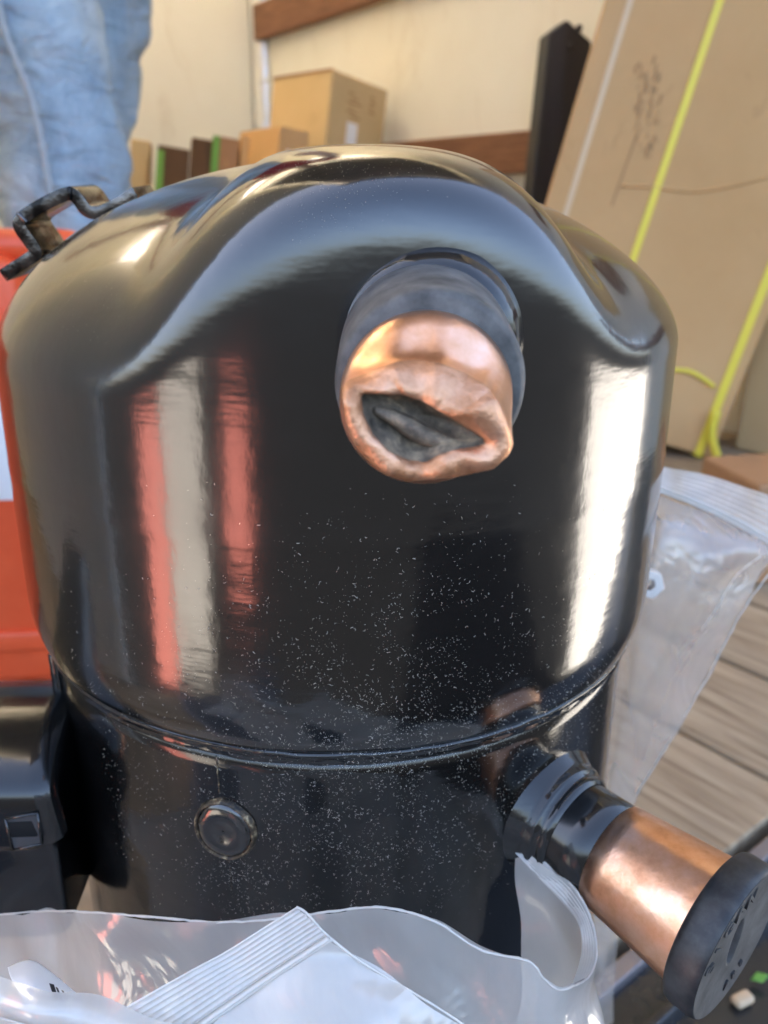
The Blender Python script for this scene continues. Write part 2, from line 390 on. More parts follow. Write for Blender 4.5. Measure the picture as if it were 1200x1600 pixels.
# ------------------------------------------------------------------ cardboard boxes
def obox(name, org_, e1, e2, e3, size, m, label, cat='box', group=None, top_gap=True, bevel=.003):
    """org_ = bottom front left corner; e1 right, e2 up, e3 back"""
    root = empty(name, org_, label, cat, group)
    w, h, d = size
    P = lambda a, b_, c: V(org_)+e1*a+e2*b_+e3*c
    vs = [P(0, 0, 0), P(w, 0, 0), P(w, h, 0), P(0, h, 0), P(0, 0, d), P(w, 0, d), P(w, h, d), P(0, h, d)]
    MB().add(vs, [(0, 1, 2, 3), (4, 7, 6, 5), (0, 4, 5, 1), (1, 5, 6, 2), (3, 2, 6, 7), (4, 0, 3, 7)]).build('carton_body', m, root, smooth=False, bevel=bevel)
    return root, P
def flatbox(P, a0, a1, b0, b1, c0, c1): # slab in box coordinates
    vs = [P(a, b_, c) for a in (a0, a1) for b_ in (b0, b1) for c in (c0, c1)]
    return vs, [(0, 1, 3, 2), (4, 6, 7, 5), (0, 4, 5, 1), (2, 3, 7, 6), (0, 2, 6, 4), (1, 5, 7, 3)]
def lean(yaw, roll, pitch=0):
    e1 = V((cos(yaw), sin(yaw), 0)); e3 = V((-sin(yaw), cos(yaw), 0)); e2 = V((0, 0, 1))
    a = e1*cos(roll)-e2*sin(roll); b_ = e1*sin(roll)+e2*cos(roll)
    c = e3*cos(pitch)-b_*sin(pitch); b2 = b_*cos(pitch)+e3*sin(pitch)
    return a, b2, c
# big leaning carton
BR = atz(1112, 716, ZF+.002)
e1, e2, e3 = lean(R_(-14), R_(13), R_(2))
bw = .345
bigo = BR - e1*bw
big, P = obox('leaning_carton', bigo, e1, e2, e3, (bw, .90, .14), CARD, 'large tan carton leaning to the right, bound with yellow straps')
MB().add(*flatbox(P, .028, .036, .01, .89, -.0016, -.0002)).build('edge_highlight', EDGE_LIGHT, big, smooth=False)  # pale strip painting the highlight along the carton's upright edge
def strap(P, a, wd, h, d):
    m = MB(); e = .0022
    m.add(*flatbox(P, a, a+wd, -.002, h, -e, -.0003)); m.add(*flatbox(P, a, a+wd, -.003, -.0004, -e, d+e))
    m.add(*flatbox(P, a, a+wd, h+.0003, h+.003, -e, d+e)); m.add(*flatbox(P, a, a+wd, 0, h, d+.0003, d+e)); return m
s1 = (lambda q: (q-bigo).dot(e1))(atplane(1050, 205, bigo, e3))
strap(P, s1, .010, .90, .14).build('strap', YELLOW, big, smooth=False)
s2 = (lambda q: (q-bigo).dot(e1))(atplane(1148, 545, bigo, e3))
strap(P, s2, .012, .90, .14).build('strap', YELLOW, big, smooth=False)
def inbox(px, py):
    q = atplane(px, py, bigo, e3)-bigo; return q.dot(e1), q.dot(e2)
def ribbon(P, pts, wd, m, name, parent, lift=-.004):
    q = catmull([V((a, b_, 0)) for a, b_ in pts], 14); A = []
    for i, p in enumerate(q):
        t = (q[min(i+1, 13)]-q[max(i-1, 0)]).normalized(); n_ = V((-t.y, t.x, 0))*wd/2
        A.append([P(p.x+n_.x, p.y+n_.y, lift), P(p.x-n_.x, p.y-n_.y, lift)])
    return MB().grid(A).build(name, m, parent, solid=.0012)
ribbon(P, [inbox(1045, 577), inbox(1075, 579), inbox(1097, 590), inbox(1116, 604)], .006, YELLOW, 'strap_tail', big)
ribbon(P, [inbox(1118, 640), inbox(1110, 675), inbox(1118, 710), inbox(1130, 752)], .012, YELLOW, 'strap_tail', big, -.012)
# marker scribble and paper crease on its front
m = MB()
for k in range(60):
    tt = random.random(); a, b_ = inbox(1000+34*random.random()-tt*10, 95+tt*150)
    a2, b2 = a+random.uniform(-.007, .007), b_+random.uniform(-.012, .012)
    m.add(*flatbox(P, min(a, a2), min(a, a2)+.0012+abs(a2-a)*.3, min(b_, b2), max(b_, b2)+.001, -.0009-.00001*k, -.0002))
for k in range(12):
    a, b_ = inbox(992-k*3.2, 215+k*9); m.add(*flatbox(P, a, a+.0025, b_-.006, b_+.004, -.0009-.00001*k, -.0002))
m.build('handwriting', SCRIBBLE, big, smooth=False)
cr = [P(*inbox(x, y), -.0003) for x, y in ((972, 291), (1020, 292), (1060, 298), (1100, 298), (1150, 289), (1198, 276))]
MB().tube(catmull(cr, 20), .0022, 6).build('crease', CARD, big)
# cartons right of it
q = atz(1160, 915, ZF+.002); e1, e2, e3 = lean(R_(8), 0)
obox('brown_carton', q, e1, e2, e3, (.3, at(1160, 762, q.y).z-ZF, .10), CARD_BROWN, 'low brown carton on the planks behind the upright zip bag')
obox('pale_carton', tp(1.585, .10, ZF+.001), dU, V((0, 0, 1)), -dV, (.42, .60, .05), CARD_LIGHT, 'flat pale carton against the side wall, right of the strapped carton')
# tall carton by the corner
e1, e2, e3 = lean(R_(42), R_(9)); q = at(520, 107, 1.72)
hh = .62
tc_o = q - e2*hh
zb = ZF - tc_o.z; hh = hh - zb/e2.z; tc_o = q - e2*hh
tall, P = obox('tall_carton', tc_o, e1, e2, e3, (.165, hh, .20), CARD_LIGHT, 'tall tan carton in the wall corner with a white label')
MB().add(*flatbox(P, .055, .085, hh-.135, hh-.09, -.001, -.0002)).build('white_label', WHITE_LABEL, tall, smooth=False)
m = MB()
for k in range(6): m.add(*flatbox(P, .05+.01*(k % 2), .066+.012*(k % 3), hh-.035-k*.009, hh-.031-k*.009, -.0009, -.0002))
for k in range(4): m.add(*flatbox(P, .115, .125+.006*(k % 2), hh-.03-k*.010, hh-.025-k*.010, -.0009, -.0002))
m.build('printed_marks', SCRIBBLE, tall, smooth=False)['kind'] = 'stuff'
MB().add(*flatbox(P, -.0015, -.0003, hh-.004, hh+.001, .0, .2)).build('lid_edge', CARD_BROWN, tall, smooth=False)
# row of thin boxes
def stand(name, x0, y0, x1, Y, m, label, dep=.2, rollv=8, yaw=10, group='thin boxes standing in a row', **k):
    a, b_ = at(x0, y0, Y), at(x1, y0, Y); w = (b_-a).length
    e1, e2, e3 = lean(R_(yaw), R_(rollv)); h = (a.z-ZF)/e2.z
    return obox(name, a-e2*h, e1, e2, e3, (w, h, dep), m, label, 'box', group, bevel=.002, **k) + (w, h)
stand('standing_box', 205, 216, 234, 1.80, CARD_LIGHT, 'narrow pale box peeking out beside the jeans', group=None)
r, P, w, h = stand('standing_box', 247, 226, 296, 1.74, CARD_DARK, 'dark brown box with a green left edge, first in the row of thin boxes')
MB().add(*flatbox(P, -.001, .014, 0, h*.98, -.0012, -.0002)).build('green_edge', GREEN_PRINT, r, smooth=False)
r, P, w, h = stand('standing_box', 300, 214, 332, 1.74, CARD_DARK, 'dark brown box in the row, left of the green striped one')
r, P, w, h = stand('standing_box', 334, 211, 374, 1.74, CARD_BROWN, 'brownish thin box with a green stripe along its left edge')
MB().add(*flatbox(P, -.001, .014, 0, h, -.0012, -.0002)).build('green_edge', GREEN_PRINT, r, smooth=False)
MB().add(*flatbox(P, .028, .034, h-.06, h-.045, -.0012, -.0002)).build('printed_mark', SCRIBBLE, r, smooth=False)
r, P, w, h = stand('standing_box', 379, 211, 413, 1.74, CARD, 'thin tan box with an orange print')
MB().add(*flatbox(P, .016, .040, h-.042, h-.014, -.0012, -.0002)).build('orange_print', ORANGE_PRINT, r, smooth=False)
r, P, w, h = stand('standing_box', 415, 206, 440, 1.74, CARD_BROWN, 'brown thin box between the orange printed box and the small pale one')
r, P, w, h = stand('standing_box', 438, 196, 490, 1.62, CARD, 'small tan box in front of the tall corner carton', group=None, yaw=30)
MB().add(*flatbox(P, .018, .042, h-.062, h-.042, -.001, -.0002)).build('white_label', WHITE_LABEL, r, smooth=False)
# dark steel upright
Ya = 1.35
A0, A1, A2 = at(832, 290, Ya), at(858, 52, Ya), at(886, 30, Ya)
post = empty('steel_post', V((A0.x, A0.y, ZF)), 'black steel post with pointed top behind the leaning carton', 'post')
d_ = (A1-A0).normalized(); A00 = A0 - d_*((A0.z-ZF)/d_.z)
vs = []
wv = V((1, .12, 0)).normalized()
for c in (0, .05):
    off = V((-.12, 1, 0)).normalized()*c
    vs += [A00+off, A00+wv*.078+off, A1+wv*.078-d_*.01+off, A2+off, A1+off]
MB().add(vs, [(0, 1, 2, 3, 4), (5, 9, 8, 7, 6), (0, 5, 6, 1), (1, 6, 7, 2), (2, 7, 8, 3), (3, 8, 9, 4), (4, 9, 5, 0)]).build('post_body', POST, post, smooth=False, bevel=.003)
for x, y in ((905, 44), (892, 72)):
    q = at(x, y, Ya-.002); MB().revolve([(0, .0001), (0, .006), (.003, .005), (.003, .0001)], q, (0, -1, 0), 12).build('bolt_head', POST, post)

# ------------------------------------------------------------------ orange case at left
def orange_case(RC, ztop, yaw, hx, hy, label, stick=None, hdl=None):
    ex, ey = V((cos(yaw), sin(yaw), 0)), V((-sin(yaw), cos(yaw), 0)); Mo = M4((ex, ey, V((0, 0, 1)))).transposed().to_3x3()
    hz = (ztop-ZF)/2; cc = V((RC.x, RC.y, 0)) - ex*hx + ey*hy; cc.z = ZF+hz
    oc = empty('orange_case', V((cc.x, cc.y, ZF)), label, 'case')
    MB().box(cc, (hx, hy, hz), Mo).build('case_body', ORANGE, oc, bevel=.014, seg=4)
    if stick:
        q = atplane(*stick, cc-ey*hy, ey); MB().box(q-ey*.0006, (.05, .0006, .036), Mo).build('white_sticker', WHITE_LABEL, oc, bevel=.006, seg=3)
    for k in (-1, 1): MB().box(cc-ey*(hy+.001)+V((0, 0, k*hz*.74)), (hx*.93, .003, .008), Mo).build('rib', ORANGE, oc, bevel=.002)
    hq = hdl if hdl else cc+V((0, 0, hz))
    MB().tube(catmull([hq+ex*x+V((0, 0, z)) for x, z in ((-.16, -.05), (-.15, .0), (-.10, .003), (-.03, .003), (.006, -.002), (.012, -.05))], 24), .011, 12).build('carry_handle', ORANGE, oc)
orange_case(at(74, 800, .345), at(15, 396, .345).z, R_(4), .16, .07, 'orange plastic case standing left behind the compressor', (-30, 705), at(112, 392, .37))

# ------------------------------------------------------------------ person in jeans
FY = .86
px0 = V((-.40, .97, ZF))
per = empty('person', px0, 'person in faded blue jeans standing behind the compressor at left', 'person')
def skin(name, nodes, edges, m, parent, sub=2, disp=None):
    me = bpy.data.meshes.new(name); me.from_pydata([V(p)-org(parent) for p, r in nodes], edges, []); me.update()
    o = bpy.data.objects.new(name, me); S.collection.objects.link(o); o.parent = parent
    me.materials.append(m)
    md = o.modifiers.new('skin', 'SKIN'); md.use_smooth_shade = True
    sv = me.skin_vertices[0].data
    for i, (p, r) in enumerate(nodes):
        sv[i].radius = r if isinstance(r, tuple) else (r, r); sv[i].use_root = (i == 0)
    q = o.modifiers.new('d', 'SUBSURF'); q.levels = sub; q.render_levels = sub
    if disp:
        tx = bpy.data.textures.new(name+'_folds', 'CLOUDS'); tx.noise_scale = disp[1]; tx.noise_depth = 2
        q = o.modifiers.new('f', 'DISPLACE'); q.texture = tx; q.strength = disp[0]; q.mid_level = .5; q.texture_coords = 'LOCAL'
    return o
k1 = at(52, 10, FY); k2 = at(103, 230, FY+.02); k3 = at(118, 330, FY+.03)
hip = V((k1.x-.04, FY+.12, .50))
HL, HR = hip+V((-.09, -.02, 0)), hip+V((.09, .02, 0))
a1 = V((k3.x+.005, FY+.06, ZF+.09))
m1 = at(158, -20, FY+.22); m2 = at(160, 95, FY+.22); m3 = at(138, 200, FY+.2); a2 = V((m3.x-.03, FY+.2, ZF+.09))
JN = [(hip+V((0, 0, .10)), (.17, .12)), (hip, (.17, .125)), (HL*.5+hip*.5+V((0, 0, -.06)), .11), (k1+V((-.035, .05, .13)), .092), (k1, .074), (k2, .080), (k3+V((-.012, 0, 0)), .088), (a1+V((0, 0, .14)), .074), (a1, .072),
      (HR*.5+hip*.5+V((0, 0, -.06)), .11), (m1+V((0, 0, .12)), .088), (m1, .064), (m2, .060), (m3, .056), (a2+V((0, 0, .12)), .062), (a2, .066)]
skin('jeans', JN, [(0, 1), (1, 2), (2, 3), (3, 4), (4, 5), (5, 6), (6, 7), (7, 8), (1, 9), (9, 10), (10, 11), (11, 12), (12, 13), (13, 14), (14, 15)], DENIM, per, 3, (.034, .05))
sm = [at(x, y, FY-.075) for x, y in ((-12, -30), (10, 55), (34, 115), (52, 165), (68, 240), (78, 300), (84, 360))]
MB().tube(catmull(sm, 40), [.0036+.0012*sin(i*2.3) for i in range(40)], 8).build('seam', SEAM, per)
sh = hip+V((0, .02, .52))
skin('shirt', [(hip+V((0, 0, .06)), (.165, .12)), (hip+V((0, .01, .28)), (.165, .115)), (sh+V((0, 0, -.05)), (.165, .10)), (sh+V((0, 0, .03)), .07),
     (sh+V((-.19, 0, -.03)), .065), (sh+V((-.25, -.02, -.2)), .06), (sh+V((.19, 0, -.03)), .065), (sh+V((.25, -.02, -.2)), .06)],
     [(0, 1), (1, 2), (2, 3), (2, 4), (4, 5), (2, 6), (6, 7)], RED_SHIRT, per, 2, (.012, .06))
hd = sh+V((0, -.02, .21))
body = [(sh, .06), (sh+V((0, -.005, .08)), .052), (hd+V((0, -.02, -.06)), .062), (hd, (.076, .092)), (hd+V((0, .005, .075)), (.066, .075))]
edges = [(0, 1), (1, 2), (2, 3), (3, 4)]
for s in (-1, 1):
    b0 = len(body)
    el, wr_, hn = sh+V((s*.27, 0, -.28)), sh+V((s*.29, -.12, -.50)), sh+V((s*.28, -.155, -.57))
    body += [(sh+V((s*.19, 0, -.03)), .045), (el, .040), (wr_, .027), (hn, (.035, .02))]; edges += [(0, b0), (b0, b0+1), (b0+1, b0+2), (b0+2, b0+3)]
    for j, (dx, ln) in enumerate(((-.024, .075), (-.008, .085), (.008, .08), (.023, .062))):
        b1 = len(body); q = hn+V((dx, -.02, -.03)); body += [(q, .009), (q+V((0, -.012, -ln*.5)), .009), (q+V((0, .005, -ln)), .007)]
        edges += [(b0+3, b1), (b1, b1+1), (b1+1, b1+2)]
    b1 = len(body); q = hn+V((-s*.035, -.01, .0)); body += [(q, .011), (q+V((-s*.012, -.015, -.04)), .009)]; edges += [(b0+3, b1), (b1, b1+1)]
skin('body', body, edges, SKIN, per, 2)
skin('hair', [(hd+V((0, .02, .09)), (.075, .085)), (hd+V((0, .05, .03)), (.075, .06)), (hd+V((0, .055, -.03)), (.06, .045))], [(0, 1), (1, 2)], HAIR, per, 2)
MB().revolve([(-.012, .001), (-.008, .010), (.006, .012), (.022, .004), (.024, .0005)], hd+V((0, -.10, -.012)), (0, -.5, .87), 12).build('nose', SKIN, per)
for s in (-1, 1):
    MB().revolve([(-.012, .001), (-.006, .010), (.004, .0115), (.01, .006), (.0115, .0005)], hd+V((s*.03, -.088, .012)), (0, -1, 0), 12).build('eye', WHITE_LABEL, per)
    MB().revolve([(-.02, .001), (-.01, .02), (0, .026), (.008, .015), (.01, .001)], hd+V((s*.076, .0, -.005)), (s, .2, 0), 12).build('ear', SKIN, per)
MB().tube([hd+V((-.024, -.092, -.055)), hd+V((0, -.099, -.053)), hd+V((.024, -.092, -.055))], [.003, .006, .003], 8).build('mouth', RED_SHIRT, per)
for a in (a1, a2):
    skin('shoe', [(a+V((.0, .03, -.05)), .043), (a+V((.0, -.07, -.055)), (.046, .036)), (a+V((0, -.15, -.062)), (.042, .028)), (a+V((0, .0, .0)), .048)], [(0, 1), (1, 2), (0, 3)], SHOE, per, 2)

# ------------------------------------------------------------------ the compressor
CB = V((0, 0, ZF))
comp = empty('compressor', CB, 'glossy black scroll compressor with domed cap and two copper stubs', 'compressor')
R0, ZC = .085, .0114
AZB = R_(6.6)
def sstep(a, b_, x):
    x = max(0, min(1, (x-a)/(b_-a))); return x*x*(3-2*x)
def cap_nz(th):
    d = (th-AZB+pi) % (2*pi)-pi; a = math.degrees(abs(d))
    w = (1-sstep(0, 41, a))**1.35; wz = 1-sstep(0, 42, a)
    L = .5-.5*sin(th); ns = 1.743+.145*L; zs = -.0292-.0065*L
    n = ns+(6.2-ns)*w
    z0 = zs+(-.0205-zs)*wz
    return n, z0, w
def cap_wall_r(z): # below the shoulder
    r = R0 - .0004*sstep(-.06, -.02, z)
    if z < -.094: r = R0-.0024*((-.094-z)/.0098)**1.7
    r += .00016*math.exp(-((z+.0575)/.0012)**2)
    return r
NT = 288
prof_wall = [-.1038, -.1036, -.1028, -.1015, -.0995, -.097, -.095, -.0925, -.090, -.085, -.078, -.070, -.063, -.060, -.0585, -.0575, -.0565, -.055, -.050, -.044]
rows = []
def cap_row(f):
    return [f(-pi+2*pi*i/NT) for i in range(NT)]
rows.append([V((.0800*sin(a), -.0800*cos(a), -.1042)) for a in [-pi+2*pi*i/NT for i in range(NT)]])
rows.append([V((.0822*sin(a), -.0822*cos(a), -.1041)) for a in [-pi+2*pi*i/NT for i in range(NT)]])
for z in prof_wall:
    r = cap_wall_r(z); rows.append(cap_row(lambda a: V((r*sin(a), -r*cos(a), z))))
for k in range(1, 6):
    def f(a):
        n, z0, w = cap_nz(a); z = -.044+(z0+.044)*k/5; r = cap_wall_r(z); return V((r*sin(a), -r*cos(a), z))
    rows.append(cap_row(f))
NS = 72
def dome(a, s):
    n, z0, w = cap_nz(a); rr = cap_wall_r(z0)
    ph = pi/2*(s**1.0)
    c, q = max(cos(ph), 0), sin(ph)
    r = rr*c**(2/n); z = z0+(ZC-z0)*q**(2/n)
    return V((r*sin(a), -r*cos(a), z))
for k in range(1, NS):
    rows.append(cap_row(lambda a: dome(a, (k/NS)**1.25 if k < NS else 1)))
cm = MB().grid(rows, wv=True); b0 = len(cm.v); cm.v.append(V((0, 0, ZC)))
last = b0-NT
for i in range(NT): cm.f.append((last+i, last+(i+1) % NT, b0))
cap = cm.build('top_cap', PAINT, comp)
q = cap.modifiers.new('sm', 'SMOOTH'); q.factor = .5; q.iterations = 6
q.vertex_group = ''
# weld bead
def ring(prof, amp, sc):
    rr = []
    for r, z in prof:
        rr.append([V(((r+amp*nz(sin(a)*.08, cos(a)*.08, z*3, sc))*sin(a), -(r+amp*nz(sin(a)*.08, cos(a)*.08, z*3, sc))*cos(a), z+amp*.8*nz(sin(a)*.08, cos(a)*.08, z+5, sc*.5))) for a in [2*pi*i/420 for i in range(420)]])
    return rr
MB().grid(ring([(.0800, -.1038), (.0815, -.1043), (.0822, -.1048), (.0821, -.1054), (.0817, -.1060), (.0815, -.1066), (.0817, -.1071), (.0815, -.1076), (.0808, -.1079), (.0790, -.108)], .0003, 260), wv=True).build('weld_bead', PAINT_WELD, comp)
RS = .0803
MB().tube([V((.0827*sin(a), -.0827*cos(a), -.1043+.0002*nz(a, 1, 2, 30))) for a in [R_(-36+.5*i) for i in range(50)]], [.00012+.00016*abs(nz(i*.31, 4, 1, 1)) for i in range(50)], 6).build('worn_edge', BURNT, comp)
prof = [(.1075, .0795), (.1079, RS), (.112, RS), (.12, RS), (.14, RS), (.17, RS), (.22, RS), (.28, RS), (.315, RS), (.325, .078), (.332, .068), (.334, .02), (.334, .0005)]
MB().revolve([(z, r) for z, r in prof], (0, 0, 0), (0, 0, -1), 160).build('shell', PAINT_SHELL, comp)
# base plate and feet
a0 = R_(12); Mb = M4.Rotation(a0, 3, 'Z')
bp = MB().box((0, 0, -.3365), (.078, .078, .0025), Mb)
bp.build('base_plate', PAINT_SHELL, comp, bevel=.0015)
for i, j in ((-1, -1), (-1, 1), (1, -1), (1, 1)):
    c = Mb @ V((i*.064, j*.064, -.339)); MB().revolve([(0, .004), (0, .012), (.003, .0135), (.011, .0125), (.011, .004)], c, (0, 0, -1), 24).build('rubber_foot', RUBBER, comp)
    MB().revolve([(0, .0005), (0, .008), (.004, .008), (.0045, .0005)], Mb @ V((i*.07, j*.07, -.334)), (0, 0, 1), 6).build('foot_bolt', STEEL, comp, smooth=False)
# plug weld on the lower shell + scribe marks
d = V((sin(R_(-19)), -cos(R_(-19)), 0)); o = d*(RS-.0010)+V((0, 0, -.1277))
wob = lambda t, g: .05*sin(2*g+.6)+.03*noise.noise(V((cos(g)*2.2, sin(g)*2.2, t*900)))+.02*noise.noise(V((cos(g)*7, sin(g)*7, 3+t*900)))
MB().revolve([(.0002, .0078), (.0014, .0075), (.0020, .0072), (.0021, .0069), (.0012, .0066)], o, d, 96, wob).build('plug_weld_rim', BURNT, comp)
MB().revolve([(.0012, .0070), (.0020, .0064), (.0023, .0054), (.0025, .0040), (.0022, .0026), (.0020, .0012), (.00195, .0002)], o, d, 64, lambda t, g: wob(0, g)).build('plug_weld', PAINT, comp)
sc_ = MB()
def onshell(th, z, r=RS): return V((r*sin(th), -r*cos(th), z))
for k in range(9):
    z = -.1085-.0011*k+random.uniform(-.0003, .0003); th = R_(-19.6)+random.uniform(-.0008, .0008)
    sc_.tube([onshell(th, z, RS+.00005), onshell(th+random.uniform(-.003, .003), z-.0012, RS+.00005)], .00014, 5)
for k in range(8):
    z = -.1345-.0013*k; sc_.tube([onshell(R_(-18.6), z, RS+.00005), onshell(R_(-18.6)+random.uniform(-.003, .003), z-.001, RS+.00005)], .00011, 5)
sc_.build('scribe_mark', BURNT, comp)
# lifting strap on the left shoulder
yb = .004
pts = [(4, 431), (46, 404), (55, 396), (50, 384), (33, 360), (30, 348), (40, 336), (72, 317), (100, 304), (112, 303), (122, 312), (134, 328), (150, 333), (168, 328), (212, 302)]
cl = catmull([at(x, y, yb) for x, y in pts], 70); P = []
for i, p in enumerate(cl):
    t = (cl[min(i+1, 69)]-cl[max(i-1, 0)]).normalized(); n_ = V((-t.z, 0, t.x)).normalized()*.0016
    if n_.z < 0 and False: n_ = -n_
    P.append([p+n_, p-n_, p-n_+V((.001, .017, .001)), p+n_+V((.001, .017, .001))])
lb = MB().grid(P, wv=True); lb.f += [(0, 1, 2, 3), (276+3, 276+2, 276+1, 276)]
brk = lb.build('lifting_strap', STEEL, comp, bevel=.0006, seg=3)
for i in (28, 43):
    p = cl[i]; t = (cl[i+1]-cl[i-1]).normalized(); n_ = V((-t.z, 0, t.x)).normalized()
    MB().box(p+V((0, .0085, 0)), (.0006, .0092, .0017), M4((t, V((0, 1, 0)), n_)).transposed().to_3x3()).build('crimp_rib', STEEL, comp, bevel=.0004)
# --- discharge fitting
do = V((.0143, -.0795, -.0222)); dd = V((-.06, -1, -.08)).normalized()
MB().revolve([(.0, .0172), (.0026, .0163), (.0042, .0154), (.0050, .0148), (.0056, .0140)], do, dd, 72).build('fitting_weld', PAINT_WELD, comp)
MB().revolve([(.001, .0142), (.0105, .0142), (.0245, .0139), (.0261, .0136), (.0268, .0128), (.0268, .0085)], do, dd, 72).build('discharge_sleeve', SLEEVE, comp)
OUT = [(531, 615), (533, 602), (544, 592), (566, 584), (592, 572), (622, 563), (652, 560), (690, 566), (730, 582), (760, 600), (782, 632), (797, 668), (803, 694), (797, 712), (772, 735), (712, 747), (660, 753), (634, 754), (600, 743), (581, 731), (551, 697), (540, 671)]
INN = [(564, 621), (570, 616), (600, 617), (630, 618), (660, 628), (690, 645), (720, 664), (748, 682), (762, 691), (752, 696), (727, 700), (690, 710), (665, 722), (640, 720), (622, 712), (606, 703), (583, 680), (568, 645)]
def respoly(pl, n, c):
    out = []
    m = len(pl)
    for k in range(n):
        a = -pi+2*pi*k/n; dx, dy = cos(a), sin(a); best = None
        for i in range(m):
            x1, y1 = pl[i][0]-c[0], pl[i][1]-c[1]; x2, y2 = pl[(i+1) % m][0]-c[0], pl[(i+1) % m][1]-c[1]
            ex_, ey_ = x2-x1, y2-y1; den = dx*ey_-dy*ex_
            if abs(den) < 1e-9: continue
            t_ = (x1*ey_-y1*ex_)/den; u_ = (x1*dy-y1*dx)/den
            if t_ > 0 and -1e-6 <= u_ <= 1+1e-6 and (best is None or t_ > best): best = t_
        out.append((c[0]+dx*best, c[1]+dy*best))
    return out
NP = 96; pc = (660, 668)
po = respoly(OUT, NP, pc); pi_ = respoly(INN, NP, pc)
YT = -.1185
def tipY(x, y): return YT + (.0035 if y < 620 else .0) * max(0, min(1, (640-y)/70)) + .0006*sin(x*.07)
rowT = [at(x, y, tipY(x, y)) for x, y in po]; rowI = [at(x, y, tipY(x, y)-.0003) for x, y in pi_]
base = do+dd*.0253+V((-.0004, 0, -.0012)); a_ = dd.cross(V((0, 0, 1))).normalized(); b_ = V((0, 0, 1))
rowsC = []
c3 = sum(rowT, V((0, 0, 0)))/NP
# base circle, matched by angle as seen from the front
circ = []
for k in range(NP):
    a = -pi+2*pi*k/NP; circ.append(V((cos(a), 0, -sin(a)))*.0124)
for t in (0, .08, .2, .35, .5, .65, .78, .88, .95, 1.0):
    w = sstep(.18, 1.0, t)
    cen = base+(c3-base)*t
    row = []
    for k in range(NP):
        v = circ[k]*(1-w)+(rowT[k]-c3)*w
        if t > .9: v = v*(1.0 if t < .97 else .985)
        jit = .00010*nz(cos(2*pi*k/NP)*.01, sin(2*pi*k/NP)*.01, t*.03, 330)*w
        row.append(cen+v*(1+jit/.012))
    rowsC.append(row)
def mixr(A, B, t, dy=0): return [A[k]*(1-t)+B[k]*t+V((0, dy+.00022*nz(A[k].x, A[k].z, t, 420), 0)) for k in range(NP)]
rowsC += [mixr(rowT, rowI, .12, -.0006), mixr(rowT, rowI, .35, -.0010), mixr(rowT, rowI, .65, -.0009), mixr(rowT, rowI, .9, -.0003), mixr(rowT, rowI, 1, .0004)]
MB().grid(rowsC[:10], wv=True).build('discharge_stub', COPPER, comp)
MB().grid(rowsC[9:], wv=True).build('crimped_lip', COPPER_RAW, comp)
ic = sum(rowI, V((0, 0, 0)))/NP
rI = [mixr(rowT, rowI, .98, .0002)]
for dy, k_ in ((.0015, .97), (.003, .86), (.0042, .62), (.0048, .42), (.0052, .22)):
    rI.append([ic+(p-ic)*k_*(1+.10*nz(p.x, p.z, dy*8, 300))+V((0, dy, .0012*dy/.01)) for p in rowI])
im = MB().grid(rI, wv=True); b0 = len(im.v); im.v.append(ic+V((0, .0053, .0006)))
for i in range(NP): im.f.append((b0-NP+i, b0-NP+(i+1) % NP, b0))
im.build('stub_inside', SOOT, comp)
fold = [at(x, y, -.1158) for x, y in ((585, 640), (620, 655), (655, 676), (690, 690), (730, 694))]
MB().tube(catmull(fold, 24), [.0004+.0010*sin(pi*i/23) for i in range(24)], 8).build('crimp_fold', SOOT, comp)
# --- suction fitting
AZ = R_(39); sa = V((sin(AZ), -cos(AZ), -.07)).normalized(); s0 = V((.0505, -.0629, -.1372))
MB().revolve([(-.014, .0235), (-.008, .0205), (-.004, .0178), (-.001, .0158), (.0008, .0148), (.0018, .0142), (.0028, .0143), (.0035, .0139), (.0040, .0131), (.0047, .0130), (.0055, .0132), (.0061, .0128), (.0067, .0122)], s0, sa, 96, lambda t, g: .004*sin(7*g+t*900)).build('suction_weld', PAINT_WELD, comp)
MB().revolve([(.004, .0120), (.010, .0121), (.0176, .01215), (.0176, .0118)], s0, sa, 96).build('suction_collar', PAINT_COVER, comp)
wj = lambda t, g: (.006*sin(3*g)+.004*sin(8*g+1)) if t < .0172 else 0
MB().revolve([(.0162, .01205), (.0163, .01235), (.0205, .0128), (.027, .0134), (.034, .0141), (.0412, .0148)], s0, sa, 96).build('suction_stub', COPPER, comp)
